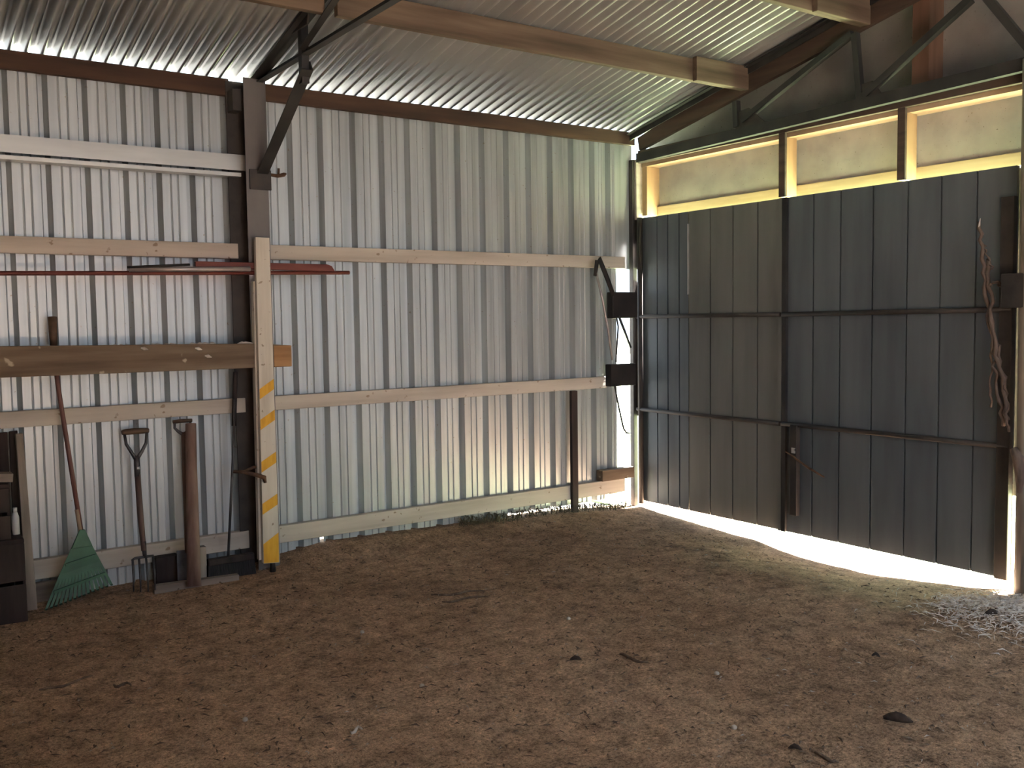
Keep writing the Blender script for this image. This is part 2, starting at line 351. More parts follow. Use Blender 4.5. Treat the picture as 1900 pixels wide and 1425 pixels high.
# steel column (H section)
cx0, cx1 = -3.555, -3.405
t = thing('steel_column', (-3.48, -.1, 0), 'grey steel H column behind the striped board', 'column')
mb = MB(); mb.box((cx0, -.200, 0), (cx1, -.190, 3.27)); mb.build('front_flange', 'column', t, bevel=.002)
mb = MB(); mb.box((cx0-.07, -.055, 0), (cx1, -.045, 3.27)); mb.build('shade_back_flange', 'door_back', t, bevel=.002)  # dark tone and extra width stand for the shade beside the column
mb = MB(); mb.box((-3.484, -.19, 0), (-3.476, -.055, 3.27)); mb.build('web', 'door_back', t)  # shade of the recess put into the dark colour of the web
mb = MB(); mb.box((cx0-.06, -.16, 3.06), (cx0, -.01, 3.20)); mb.build('beam_bracket', 'door_back', t, bevel=.003)
mb = MB(); mb.tube([(-3.40, -.15, 2.665), (-3.34, -.20, 2.65), (-3.30, -.215, 2.66), (-3.285, -.20, 2.668)], [.010, .012, .014, .008], 8)
mb.tube([(-3.335, -.2, 2.65), (-3.335, -.21, 2.70)], .008, 6); mb.build('eye_bolt', 'rust', t)

# truss on the column
X = -3.42
t = thing('roof_truss', (X, -.1, 3.0), 'dark steel roof truss with knee brace rising from the column', 'truss')
mb = MB(); mb.angle((X, -.02, rz(-.02)-.055), (X, -4.2, rz(-4.2)-.055), .05, .006, (0, 0, 1), (-1, 0, 0)); mb.angle((X-.035, -.02, rz(-.02)-.055), (X-.035, -4.2, rz(-4.2)-.055), .05, .006, (0, 0, 1), (-1, 0, 0)); mb.build('top_chord', 'steel', t)
mb = MB(); mb.angle((X, -.05, 3.25), (X, -4.2, 3.25), .045, .006, (0, 0, 1), (-1, 0, 0)); mb.build('bottom_chord', 'steel', t)
mb = MB(); mb.bar((X-.02, -.93, 3.09), (X-.02, -.93, rz(-.93)), .045, .05); mb.build('hanger', 'steel', t)
for a, b in (((-.98, 3.27), (-1.55, 3.45)), ((-1.55, 3.45), (-3.9, 4.06)), ((-1.0, 3.46), (-1.55, 3.60))):
    mb = MB(); mb.angle((X-.03, a[0], a[1]), (X-.03, b[0], min(b[1], rz(b[0])-.01)), .04, .006, (0, 0, 1), (-1, 0, 0)); mb.build('web_bar', 'steel', t)
mb = MB(); mb.prism([(X-.05, -.80, 3.40), (X-.05, -1.06, 3.40), (X-.05, -1.1, 3.50), (X-.05, -.80, 3.44)], (.012, 0, 0)); mb.build('gusset_plate', 'door_back', t)
mb = MB(); mb.angle((X+.01, -.13, 2.60), (X+.01, -1.0, 3.155), .075, .008, (0, 0, 1), (-1, 0, 0)); mb.build('knee_brace', 'steel', t, bevel=.001)
mb = MB(); mb.box((cx0+.02, -.215, 2.55), (X+.03, -.200, 2.68)); mb.build('brace_plate', 'door_back', t, bevel=.002)

# purlins
P1, P2 = -1.335, -2.38
def purl(x0, x1, y, m, label, drop, grp='roof purlins'):
    mb = MB(); mb.box((x0, y, rz(y)-drop), (x1, y+.05, min(rz(y), rz(y+.05))-.008)); return tag(mb.build('roof_purlin', m, bevel=.004), label, 'purlin', grp)
purl(-3.40, -.05, P1, 'purlin', 'lower brown timber purlin between the truss and the gable', .175)
purl(-8.55, -3.475, P1, 'purlin', 'brown timber purlin end at the top left, beyond the truss', .175)
purl(-3.40, -.05, P2, 'purlin', 'upper brown timber purlin at the top right of the roof', .185)
for y, dr, lab in ((P1, .185, 'short timber block on the gable end of the lower purlin'), (P2, .195, 'short timber block on the gable end of the upper purlin')):
    mb = MB(); mb.box((-.62, y-.045, rz(y)-dr), (-.07, y-.001, rz(y)-.012)); tag(mb.build('purlin_block', 'purlin', bevel=.005), lab, 'timber block', 'purlin end blocks')

# ------------------------------------------------------------------ gable: truss, rafter, stud, transom frame
X = -.075
t = thing('gable_truss', (X, -2.0, 3.0), 'dark steel truss against the gable lining', 'truss')
def gp(px, py): return H(px, py, 'x', X)
mb = MB(); mb.angle((X, -.02, rz(-.02)-.03), (X, -4.2, rz(-4.2)-.03), .05, .007, (0, 0, -1), (-1, 0, 0)); mb.build('top_chord', 'steel', t)
mb = MB(); mb.bar((X, -.15, 3.045), (X, -4.3, 3.115), .05, .075); mb.build('bottom_chord', 'steel', t)
for a, b, w in (((1366, 188), (1368, 236), .042), ((1587, 62), (1597, 186), .042), ((1378, 224), (1582, 62), .042), ((1602, 180), (1802, -2), .046), ((1832, -4), (1912, 92), .046)):
    p, q = gp(*a), gp(*b); mb = MB(); mb.bar(p, q, .045, w); mb.build('web_bar', 'steel', t)
mb = MB(); mb.prism([gp(1365, 210), gp(1366, 240), gp(1420, 226), gp(1390, 200)], (-.008, 0, 0)); mb.build('gusset_plate', 'door_back', t)
mb = MB(); mb.prism([gp(1588, 160), gp(1590, 190), gp(1640, 178), gp(1620, 150)], (-.008, 0, 0)); mb.build('gusset_plate', 'door_back', t)
mb = MB(); mb.prism([(-.02, -.10, 3.125), (-.02, -4.2, 3.125+.212*4.1), (-.02, -4.2, 3.255+.212*4.1), (-.02, -.75, 3.415), (-.02, -.08, 3.235)], (.045, 0, 0))
tag(mb.build('gable_rafter', 'purlin_y', bevel=.003), 'brown timber rafter along the gable under the roof sheets', 'rafter')
mb = MB(); mb.box((.028, -2.785, 3.12), (.19, -2.665, 3.72)); tag(mb.build('gable_stud', 'stud', bevel=.003), 'reddish upright timber stud behind the gable truss', 'stud')

t = thing('transom_frame', (.06, -1.7, 2.53), 'pine framed row of three pale panels over the doors', 'transom frame')
mb = MB(); mb.box((-.012, -3.50, 3.018), (.074, -.075, 3.125)); sub(mb.build('header', 'header', t, bevel=.003), 'dark top beam')
mb = MB(); mb.box((.028, -3.50, 2.985), (.19, -.08, 3.018)); mb.build('head_strip', 'pine', t, bevel=.002)
mb = MB(); mb.box((.150, -3.50, 2.562), (.19, -.08, 2.644)); mb.build('bottom_rail', 'pine', t, bevel=.003)
for y0, y1 in ((-1.672, -1.614), (-2.648, -2.592)):
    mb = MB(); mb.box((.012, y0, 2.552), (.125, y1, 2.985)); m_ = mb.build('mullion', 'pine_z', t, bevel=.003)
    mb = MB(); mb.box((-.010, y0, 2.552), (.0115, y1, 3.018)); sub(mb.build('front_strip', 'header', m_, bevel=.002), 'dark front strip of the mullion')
mb = MB(); mb.box((.03, -.145, 2.562), (.19, -.085, 2.985)); mb.build('side_jamb', 'pine_z', t, bevel=.003)
for y0, y1 in ((-1.642, -.145), (-2.62, -1.643), (-3.5, -2.621)):
    mb = MB(); mb.box((.178, y0, 2.644), (.1905, y1, 2.985)); mb.build('infill_panel', 'board', t)
mb = MB(); mb.box((-.03, -.075, 2.53), (.06, -.015, 3.05)); tag(mb.build('upright_strip', 'girt', bevel=.003), 'pale upright strip at the corner beside the first transom panel', 'upright strip')

# ------------------------------------------------------------------ doors
def door_sheet_mesh(y0, y1, ribs, z0, z1, x=0.0):
    ys = []
    for r in ribs: ys += [(r+.0065, 0), (r+.006, -.013), (r-.006, -.013), (r-.0065, 0)]
    ribs_mid = [(a+b)/2 for a, b in zip(ribs, ribs[1:])]
    pr = [(y0, 0)]+ys+[(y1, 0)]
    n = len(pr); mb = MB()
    z0f = z0 if callable(z0) else (lambda y: z0)
    mb.add([(x-d, y, z0f(y)) for y, d in pr]+[(x-d, y, z1) for y, d in pr], [(i, i+1, n+i+1, n+i) for i in range(n-1)])
    return mb
dz0, dz1 = .05, 2.542
d1 = bpy.data.objects.new('door_1', None); C.objects.link(d1); d1.location = (0, -.85, 0); d1['_w'] = (0, -.85, 0)
struct(d1, 'left leaf of the big grey metal door')
d2 = bpy.data.objects.new('door_2', None); C.objects.link(d2); d2.location = (0, -2.5, 0); d2['_w'] = (0, -2.5, 0)
struct(d2, 'right leaf of the big grey metal door')
door_sheet_mesh(-.088, -.674, [-.30, -.43, -.566], dz0, dz1).build('sheet', 'door_sheet_b', d1, solid=.001)
door_sheet_mesh(-.684, -1.66, [-.92, -1.16, -1.41], dz0, dz1, -.001).build('sheet', 'door_sheet', d1, solid=.001)
mb = MB(); mb.box((-.0145, -.684, 1.86), (-.001, -.676, 2.44)); sub(mb.build('light_slit_strip', 'ferrule', d1), 'bright strip standing for the slit of light at the sheet lap')  # light through the slit, put in as a bright metal strip
mb = MB(); mb.box((.016, -1.66, dz0), (.019, -.088, dz1)); mb.build('bounce_skin', 'bounce_paint', d1)  # unseen skins on both leaves, added to reflect sunlight onto the transom
mb = MB(); mb.box((.016, -3.385, dz0), (.019, -1.668, dz1)); mb.build('bounce_skin', 'bounce_paint', d2)
mb = MB(); mb.box((.004, -1.70, dz0), (.012, -1.64, dz1)); mb.build('cover_strip', 'door_back', d2)
door_sheet_mesh(-1.668, -3.385, [-1.928, -2.156, -2.414, -2.672, -2.906, -3.14], dz0, dz1, -.004).build('sheet', 'door_sheet_b', d2, solid=.001)
def pipe(p, q, r, nm, par, m='door_back'):
    mb = MB(); mb.tube([p, q], r, 10); return mb.build(nm, m, par)
for par, y0, y1 in ((d1, -.04, -1.655), (d2, -1.675, -3.385)):
    pipe((-.035, y0-.04*(par is d1), 1.683), (-.035, y1, 1.683 if par is d1 else 1.69), .017, 'rail', par)
    pipe((-.035, y0-.04*(par is d1), .868), (-.035, y1, .866), .017, 'rail', par)
pipe((-.03, -.118, dz0-.02), (-.03, -.118, dz1), .024, 'stile', d1)
for z0, z1 in ((.80, 1.99), (2.10, 2.54)):
    mb = MB(); mb.box((.002, -.092, z0), (.006, -.03, z1)); mb.build('cover_strip', 'door_back', d1)  # strips added over the corner gap to cut off a sun streak
mb = MB(); mb.box((-.025, -1.662, dz0), (-.004, -1.630, dz1)); mb.build('stile', 'door_sheet', d1)
mb = MB(); mb.box((-.03, -1.705, dz0), (-.006, -1.668, dz1)); mb.build('stile', 'steel', d2)
mb = MB(); mb.box((-.05, -3.392, dz0-.0), (-.002, -3.312, 2.36)); mb.build('stile', 'door_back', d2, bevel=.004)
bt = MB(); bt.box((-.06, -1.832, .195), (-.018, -1.770, .868)); b_ = bt.build('drop_bolt', 'door_back', d2, bevel=.003)
mb = MB(); mb.tube([(-.065, -1.74, .665), (-.075, -1.80, .645), (-.07, -1.86, .612), (-.062, -1.95, .565), (-.05, -2.07, .515)], [.006, .007, .007, .009, .006], 8); mb.build('bolt_handle', 'rust', b_)
mb = MB(); mb.box((-.066, -1.822, .66), (-.06, -1.79, .70)); mb.build('catch_plate', 'ferrule', b_)

# corner post, hinge plates, rods
mb = MB(); mb.box((-.055, -.052, 0), (-.005, -.004, 3.05)); tag(mb.build('corner_post', 'door_back', bevel=.003), 'dark steel corner post between ribbed wall and doors', 'post')
def plate(px0, py0, px1, py1, y, lab):
    a, b = H(px0, py0, 'y', y), H(px1, py1, 'y', y); mb = MB(); mb.box((a.x, y-.05, b.z), (min(b.x, -.02), y+.03, a.z))
    return tag(mb.build('hinge_bracket', 'dark_iron', bevel=.006), lab, 'hinge bracket', 'door hinge brackets')
plate(1130, 542, 1176, 590, -.1, 'upper dark hinge block across the bright corner gap')
plate(1127, 676, 1174, 714, -.1, 'lower dark hinge block across the bright corner gap')
def q(px, py, y=-.17): return tuple(H(px, py, 'y', y))
t = thing('bent_latch_bar', tuple(H(1110, 560, 'y', -.15)), 'dark bent steel latch bar hooked over the upper wall rail near the corner', 'latch bar')
mb = MB(); mb.tube([q(1104, 512), q(1108, 484), q(1112, 480), q(1118, 495), q(1128, 520), q(1138, 548)], [.018, .022, .024, .024, .024, .022], 8, .6); mb.build('bar', 'dark_iron', t)
mb = MB(); mb.tube([q(1106, 505), q(1118, 556), q(1128, 610), q(1136, 668)], [.010, .011, .011, .010], 7); mb.build('rod', 'galvpipe', t)
mb = MB(); mb.tube([q(1144, 588, -.16), q(1147, 606, -.16), q(1143, 672, -.16)], .007, 6); tag(mb.build('wire_rod', 'steel'), 'thin upright rod between the two hinge blocks', 'rod')
mb = MB(); mb.tube([q(1148, 586, -.15), q(1158, 612, -.13), q(1170, 645, -.09)], .011, 6); tag(mb.build('diagonal_stay', 'steel'), 'short slanting steel stay under the upper hinge block', 'stay')
mb = MB(); mb.tube([q(1140, 712, -.15), q(1149, 760, -.15), q(1157, 795, -.15), q(1162, 803, -.15), q(1168, 804, -.13)], .009, 6); tag(mb.build('hooked_rod', 'steel'), 'hooked steel rod hanging below the lower hinge block', 'rod')
mb = MB(); mb.box((-.46, -.10, .265), (-.09, -.015, .36)); tag(mb.build('timber_offcut', 'plank', bevel=.005), 'short brown timber offcut on the bottom rail in the corner', 'timber')
mb = MB(); mb.box((-.785, -.095, .03), (-.722, -.062, 1.068)); tag(mb.build('wall_stake', 'darkwood', bevel=.003), 'dark narrow upright batten against the wall below the middle rail', 'batten')

# right end post with dry creeper
t = thing('door_post', (-.10, -3.53, -.02), 'weathered round timber post at the right end of the doors', 'post')
mb = MB(); mb.tube([(-.10, -3.535, -.05), (-.10, -3.535, .7), (-.095, -3.53, 1.6), (-.095, -3.525, 3.12)], [.066, .064, .068, .070], 14); mb.build('pole', 'greywood', t)
mb = MB(); mb.box((.034, -3.66, .56), (.05, -3.36, 2.53)); mb.build('sun_stop_batten', 'header', t)  # batten added behind the post gap to hold back the sun
mb = MB(); mb.box((-.16, -3.52, 1.70), (-.06, -3.38, 1.90)); mb.build('hinge_block', 'door_back', t, bevel=.006)
def vine(pts, r): 
    out = []
    for a, b in zip(pts, pts[1:]):
        for k in range(6): out.append((a[0]+(b[0]-a[0])*k/6+random.uniform(-5, 5), a[1]+(b[1]-a[1])*k/6))
    out.append(pts[-1])
    return [tuple(H(px, py, 'x', -.115+random.uniform(-.02, .02))) for px, py in out]
t = thing('dry_creeper', tuple(H(1855, 800, 'x', -.12)), 'dry brown creeper stems hanging beside the right door post', 'creeper')
for pts, r in (([(1818, 412), (1826, 480), (1832, 560), (1840, 640), (1852, 720), (1862, 790)], .011), ([(1830, 480), (1838, 560), (1848, 640), (1858, 700), (1870, 780)], .014),
               ([(1828, 500), (1836, 600), (1842, 690), (1838, 755)], .007), ([(1850, 640), (1862, 700), (1868, 760), (1872, 800)], .009), ([(1834, 530), (1848, 522), (1858, 535)], .008), ([(1824, 450), (1832, 470), (1840, 500)], .006)):
    P = vine(pts, r); mb = MB(); mb.tube(P, [r*random.uniform(.7, 1.2) for _ in P], 6); mb.build('stem', 'creeper', t)
mb = MB(); mb.tube([tuple(H(1819, 405, 'x', -.12)), tuple(H(1817, 418, 'x', -.125)), tuple(H(1815, 425, 'x', -.12))], [.004, .010, .004], 6, .4); sub(mb.build('dead_leaf', 'straw', t), 'single pale leaf at the top of the creeper')
mb = MB(); P = [H(1880, 832, 'x', -.16), H(1890, 850, 'x', -.165), H(1894, 880, 'x', -.16), H(1892, 915, 'x', -.16)]
mb.tube([tuple(p) for p in P], [.022, .035, .032, .014], 8); tag(mb.build('hanging_bark', 'creeper'), 'brown crumpled strip of bark hanging on the right door post', 'bark')

# ------------------------------------------------------------------ shelf plank, striped board, pipes
YP = -.222
a, b = H(545, 641, 'y', -.245), H(545, 681, 'y', -.245)
t = thing('shelf_plank', (-4.6, YP, b.z), 'long brown hardwood plank running behind the striped board', 'plank')
mb = MB(); mb.prism([(-8.4, -.246, 1.37), (-5.05, -.246, 1.382), (-3.30, -.246, 1.378), (-3.30, -.246, 1.522), (-3.57, -.246, 1.540), (-5.05, -.246, 1.562), (-8.4, -.246, 1.57)], (0, .044, 0)); mb.build('board', 'plank', t, bevel=.004)
mb = MB(); mb.box((-3.420, -.2475, 1.38), (-3.299, -.2465, 1.52)); sub(mb.build('fresh_end', 'endgrain', t), 'orange unweathered end of the plank')
mb = MB()
for i in range(14):
    x = random.uniform(-4.5, -3.36); mb.tube([(x, -.22, 1.535), (x+random.uniform(.02, .05), -.224, 1.545), (x+.08, -.22, 1.54)], [.004, .012, .004], 6, .6)
for x, z in ((-3.86, 1.47), (-3.92, 1.52), (-4.25, 1.53)):
    mb.tube([(x-.02, -.246, z), (x, -.249, z-.004), (x+.025, -.246, z-.012)], [.004, .012, .003], 6, .5)
o = sub(mb.build('dirt_crumbs', 'straw', t), 'pale crumbs of dirt on the plank'); o['kind'] = 'stuff'

YB = -.29
def bb(px, py): return H(px, py, 'y', YB)
tl, tr, bl, br = bb(474, 440), bb(500, 441), bb(489, 1046), bb(519, 1044)
t = thing('striped_board', ((bl.x+br.x)/2, YB, 0), 'tall cream board with yellow hazard stripes standing against the steel column', 'board')
mb = MB(); mb.prism([tl, tr, br, bl], (0, .038, 0)); mb.build('upright', 'hazard', t, bevel=.003)
mb = MB(); mb.prism([H(470, 522, 'y', -.25), H(486, 522, 'y', -.25), H(493, 1036, 'y', -.25), H(481, 1040, 'y', -.25)], (0, .045, 0)); sub(mb.build('backing_strip', 'hazard', t, bevel=.003), 'narrower cream strip behind the board')
def edge(py, s):
    u = (py-440)/605
    return (474+15*u, 500+19*u)[s]
for yl0, yl1, dy in ((722, 741, 0), (779, 798, 0), (857, 877, 0), (935, 955, 0), (1010, 1045, 0)):
    k = 19 if yl0 < 1000 else 22
    lo = yl1 if yl0 < 1000 else 1045; hi0 = yl0
    P = [bb(edge(hi0, 0)+.6, hi0), bb(edge(hi0-k, 1)-.6, hi0-k), bb(edge(lo-k, 1)-.6, lo-k if yl0 < 1000 else 1043), bb(edge(lo, 0)+.6, lo)]
    P = [p+Vector((0, -.0015, 0)) for p in P]
    mb = MB(); mb.prism(P, (0, .002, 0)); mb.build('yellow_stripe', 'yellow', t)
mb = MB(); f0 = bb(508, 1050); mb.tube([(f0.x, -.272, .0), (f0.x, -.272, .09)], [.022, .016], 8); mb.build('foot', 'black', t)
mb = MB(); mb.tube([(-3.72, -.24, .705), (-3.66, -.265, .70), (-3.58, -.305, .675), (-3.535, -.305, .655), (-3.53, -.305, .62)], [.010, .012, .014, .016, .010], 8); mb.tube([(-3.66, -.26, .70), (-3.58, -.23, .72), (-3.52, -.23, .715)], .010, 8)
tag(mb.build('iron_hook', 'rust'), 'rusty iron hook bar lodged behind the striped board', 'hook')

yq = -.226
def pp(px, py, y=yq): return tuple(H(px, py, 'y', y))
mb = MB(); a = H(0, 507, 'y', yq); b = H(648, 506, 'y', yq); d = (b-a).normalized(); mb.tube([tuple(a-d*2.0), tuple(b)], .0135, 10)
tag(mb.build('red_pipe', 'redpipe'), 'long thin red pipe lowest in the bundle along the wall', 'pipe', 'pipes along the wall')
mb = MB(); mb.tube([pp(240, 500, -.251), pp(464, 499, -.251)], .016, 12)
t_ = tag(mb.build('grey_pipe', 'galvpipe'), 'grey pipe with a dark top edge, left of the steel column', 'pipe', 'pipes along the wall')
a, b = H(360, 484, 'y', yq+.02), H(622, 510, 'y', yq+.02)
mb = MB(); z0, z1 = 2.020, 2.070
prof = [(a.x, z0+.012), (a.x, z1), (-3.02, z1), (-2.985, z1-.012), (-2.968, z1-.04), (-2.966, z0)]
mb.prism([(x, -.242, z) for x, z in prof], (0, .038, 0)); t_ = tag(mb.build('red_channel', 'redpipe', bevel=.004), 'thick red steel channel with a rounded end, behind the striped board', 'channel')
mb = MB(); mb.tube([pp(236, 496, -.262), pp(352, 491, -.256)], .008, 8); tag(mb.build('black_rod', 'black'), 'thin black rod lying on the grey pipe', 'rod', 'pipes along the wall')

# ------------------------------------------------------------------ tools
# leaf rake
def yy(py): return -.10-.19*(py-588)/(1130-588)
def rk(px, py, dy=0): return H(px, py, 'y', yy(py)+dy)
t = thing('leaf_rake', tuple(H(145, 1108, 'y', -.28)), 'green plastic leaf rake leaning on the wall, head down, with a red handle', 'rake')
mb = MB(); mb.tube([tuple(rk(151, 988)), tuple(rk(129, 850)), tuple(rk(107, 712)), tuple(rk(99, 640))], .0135, 10); mb.build('handle', 'rake_handle', t)
mb = MB(); mb.tube([tuple(rk(151, 992)), tuple(rk(143, 945))], .0145, 10); sub(mb.build('bare_section', 'tan_handle', t), 'worn bare wood just above the rake head')
mb = MB(); mb.tube([tuple(rk(100, 645)), tuple(rk(97, 588))], [.021, .026], 10); mb.build('grip', 'grip', t)
n = 15; neckL, neckR, bL, bR = rk(146, 990), rk(157, 990), rk(86, 1130), rk(206, 1084)
mb = MB()
mb.prism([rk(147, 982), rk(157, 982), rk(171, 1012), rk(132, 1018)], (0, -.016, 0))
mb.build('socket', 'rake_green', t, bevel=.003)
for k in range(n):
    u = k/(n-1); p = neckL.lerp(neckR, u); e = bL.lerp(bR, u)
    mid = p.lerp(e, .55)+Vector((0, .006, 0)); tip = e+Vector((0, -.03, .0))
    mb = MB(); w0, w1 = .0075, .0135
    dv = (bR-bL).normalized()
    L_ = [p, mid, e, tip]; wid = [.006, .009, .0085, .006]; V = []
    for pt, w in zip(L_, wid): V += [pt-dv*w, pt+dv*w, pt+dv*w+Vector((0, .005, 0)), pt-dv*w+Vector((0, .005, 0))]
    F = [(3, 2, 1, 0), (12, 13, 14, 15)]
    for i in range(3):
        o = 4*i; F += [(o, o+1, o+5, o+4), (o+1, o+2, o+6, o+5), (o+2, o+3, o+7, o+6), (o+3, o, o+4, o+7)]
    mb.add(V, F); mb.build('tine', 'rake_green', t)
for u in (.42, .78):
    a, b = neckL.lerp(bL, u), neckR.lerp(bR, u); mb = MB(); mb.bar(a+Vector((0, -.006, 0)), b+Vector((0, -.006, 0)), .012, .016, (0, 1, 0)); mb.build('cross_bar', 'rake_green', t)
mb = MB(); V = [neckL.lerp(bL, .05), neckR.lerp(bR, .05), neckR.lerp(bR, .46), neckL.lerp(bL, .46)]; mb.prism([v+Vector((0, .004, 0)) for v in V], (0, .003, 0)); mb.build('webbing', 'rake_green', t)

# digging fork
def yf(py): return -.10-.22*(py-797)/(1100-797)
def fk(px, py, dy=0): return tuple(H(px, py, 'y', yf(py)+dy))
t = thing('digging_fork', fk(266, 1100), 'digging fork with D handle and dark shaft leaning on the wall beside the rake', 'fork')
mb = MB(); mb.tube([fk(226, 803), fk(230, 802), fk(250, 800), fk(271, 799), fk(276, 799)], [.014, .018, .020, .018, .014], 10); mb.build('grip', 'grip', t)
mb = MB(); mb.tube([fk(231, 806), fk(234, 824), fk(243, 838), fk(252, 852)], [.009, .010, .011, .013], 8); mb.tube([fk(272, 803), fk(271, 822), fk(263, 838), fk(254, 852)], [.009, .010, .011, .013], 8); mb.tube([fk(253, 846), fk(254, 862), fk(255, 885)], [.016, .019, .018], 10); mb.build('yoke', 'tool_steel', t)
mb = MB(); mb.tube([fk(255, 866), fk(255.5, 872)], .0195, 10); mb.build('ferrule', 'ferrule', t)
mb = MB(); mb.tube([fk(255, 880), fk(260, 950), fk(267, 1022)], [.018, .019, .016], 10); mb.build('shaft', 'dark_handle', t)
mb = MB(); mb.tube([fk(266, 1005), fk(269, 1034)], [.017, .012], 8); mb.tube([fk(244, 1040), fk(250, 1036), fk(270, 1033), fk(285, 1031)], [.006, .008, .009, .007], 8); mb.build('head', 'tool_steel', t)
for p in ((246, 1038, 248, 1098), (258, 1036, 261, 1099), (271, 1034, 275, 1098), (284, 1032, 288, 1095)):
    mb = MB(); a, b = Vector(fk(p[0], p[1])), Vector(fk(p[2], p[3])); mid = a.lerp(b, .5)+Vector((0, -.012, 0)); mb.tube([tuple(a), tuple(mid), tuple(b)], [.007, .007, .004], 6); mb.build('tine', 'tool_steel', t)

# spade
def ys(py): return -.09-.14*(py-780)/(1090-780)
def sp(px, py, dy=0): return tuple(H(px, py, 'y', ys(py)+dy))
t = thing('garden_spade', sp(345, 1085), 'spade with square D handle leaning behind the round brown pole', 'spade')
mb = MB(); mb.tube([sp(321, 783), sp(338, 781), sp(356, 780)], [.012, .013, .012], 8); mb.build('grip', 'grip', t)
mb = MB(); mb.tube([sp(324, 784), sp(324, 794), sp(331, 801), sp(340, 806)], [.009, .009, .010, .013], 8); mb.tube([sp(353, 783), sp(352, 794), sp(347, 801), sp(341, 806)], [.009, .009, .010, .013], 8); mb.build('yoke', 'tool_steel', t)
mb = MB(); mb.tube([sp(341, 802), sp(343, 880), sp(346, 960), sp(348, 1025)], .0175, 10); mb.build('shaft', 'dark_handle', t)
A = [H(px, py, 'y', ys(py)) for px, py in ((328, 1022), (368, 1018), (370, 1070), (362, 1082), (349, 1088), (337, 1086), (330, 1076))]
mb = MB(); mb.prism(A, (0, .006, 0)); mb.build('blade', 'tool_steel', t)
# round pole
mb = MB(); yb = -.365
mb.tube([tuple(H(354, 786, 'y', -.155)), tuple(H(355, 870, 'y', -.21)), tuple(H(358, 980, 'y', -.285)), tuple(H(360, 1088, 'y', yb))], [.034, .036, .040, .044], 14)
tag(mb.build('round_pole', 'pole'), 'thick round brown pole leaning in front of the spade', 'pole')
mb = MB(); mb.prism([H(366, 1016, 'y', -.25), H(383, 1014, 'y', -.25), H(384, 1074, 'y', -.25), H(367, 1078, 'y', -.25)], (0, .05, 0)); tag(mb.build('short_post', 'greywood', bevel=.004), 'short grey offcut standing at the foot of the round pole', 'offcut')
mb = MB(); a, b = H(288, 1036, 'y', -.15), H(334, 1078, 'y', -.15); mb.box((a.x, -.15, 0.005), (b.x, -.07, a.z)); tag(mb.build('dark_block', 'darkwood', bevel=.006), 'dark timber block on the dirt between fork and pole', 'timber block')
mb = MB(); a, b = H(284, 1080, 'y', -.29), H(440, 1074, 'y', -.27); mb.prism([(a.x, -.315, 0.0), (b.x, -.315, 0.0), (b.x, -.315, .038), (a.x, -.315, .055)], (0, .05, 0)); tag(mb.build('ground_plank', 'greywood_x', bevel=.004), 'low grey plank lying on the dirt under pole and broom', 'plank')

# push broom
t = thing('push_broom', (-3.72, -.13, .0), 'push broom with wide black head and thin handle beside the steel column', 'broom')
mb = MB(); mb.box((-3.905, -.255, .105), (-3.60, -.207, .150)); mb.build('stock', 'darkwood', t, bevel=.006)
mb = MB()
V = [(-3.905, -.25, .108), (-3.60, -.25, .108), (-3.595, -.262, .012), (-3.912, -.262, .018), (-3.905, -.21, .108), (-3.60, -.21, .108), (-3.595, -.20, .012), (-3.912, -.20, .018)]
mb.add(V, [(0, 1, 2, 3), (7, 6, 5, 4), (0, 4, 5, 1), (1, 5, 6, 2), (2, 6, 7, 3), (3, 7, 4, 0)]); o = mb.build('bristles', 'bristle', t); o['kind'] = 'stuff'
mb = MB(); mb.tube([tuple(H(423, 1042, 'y', -.235)), tuple(H(431, 880, 'y', -.18)), tuple(H(436, 740, 'y', -.13))], .009, 8); mb.build('handle', 'tool_steel', t)
mb = MB(); mb.tube([tuple(H(434, 790, 'y', -.115)), tuple(H(437, 690, 'y', -.10))], .016, 8); sub(mb.build('handle_sleeve', 'darkwood', t), 'thicker dark sleeve on the upper handle')

# ------------------------------------------------------------------ clutter at the left edge
def lb(px, py, y): return H(px, py, 'y', y)
mb = MB(); mb.prism([lb(29, 806, -.14), lb(43, 804, -.14), lb(70, 1131, -.27), lb(51, 1134, -.27)], (0, .045, 0)); tag(mb.build('leaning_board', 'greywood', bevel=.004), 'grey-brown weathered board leaning on the wall at the far left', 'board')
mb = MB(); mb.prism([lb(-40, 806, -.07), lb(14, 802, -.07), (lb(14, 802, -.07).x-.008, -.10, 0), (lb(-40, 806, -.07).x, -.10, 0)], (0, .025, 0)); tag(mb.build('dark_board', 'darkwood', bevel=.004), 'dark board standing at the left edge behind the crates', 'board')
mb = MB(); mb.prism([lb(17, 801, -.07), lb(33, 799, -.07), (lb(40, 1000, -.1).x, -.10, 0), (lb(25, 1000, -.1).x, -.10, 0)], (0, .025, 0)); tag(mb.build('narrow_dark_board', 'darkwood', bevel=.004), 'narrow dark board tight against the weathered leaning board', 'board')
def crate(x0, x1, z0, z1, y0, y1, lab):
    t = thing('dark_crate', ((x0+x1)/2, (y0+y1)/2, z0), lab, 'crate', 'dark crates at the left edge'); h = (z1-z0-.025-.02)/2
    for k in (0, 1):
        mb = MB(); mb.box((x0, y0, z0+k*(h+.02)), (x1, y0+.015, z0+k*(h+.02)+h)); mb.build('front_board', 'darkwood', t, bevel=.004)
    for xa in (x0, x1-.015):
        mb = MB(); mb.box((xa, y0+.015, z0), (xa+.015, y1, z1-.025)); mb.build('end_board', 'darkwood', t, bevel=.003)
    mb = MB(); mb.box((x0, y0, z1-.025), (x1, y1, z1)); mb.build('lid', 'darkwood', t, bevel=.004)
crate(-5.46, -4.985, 0, .475, -.42, -.13, 'lower dark wooden crate on the dirt at the left edge')
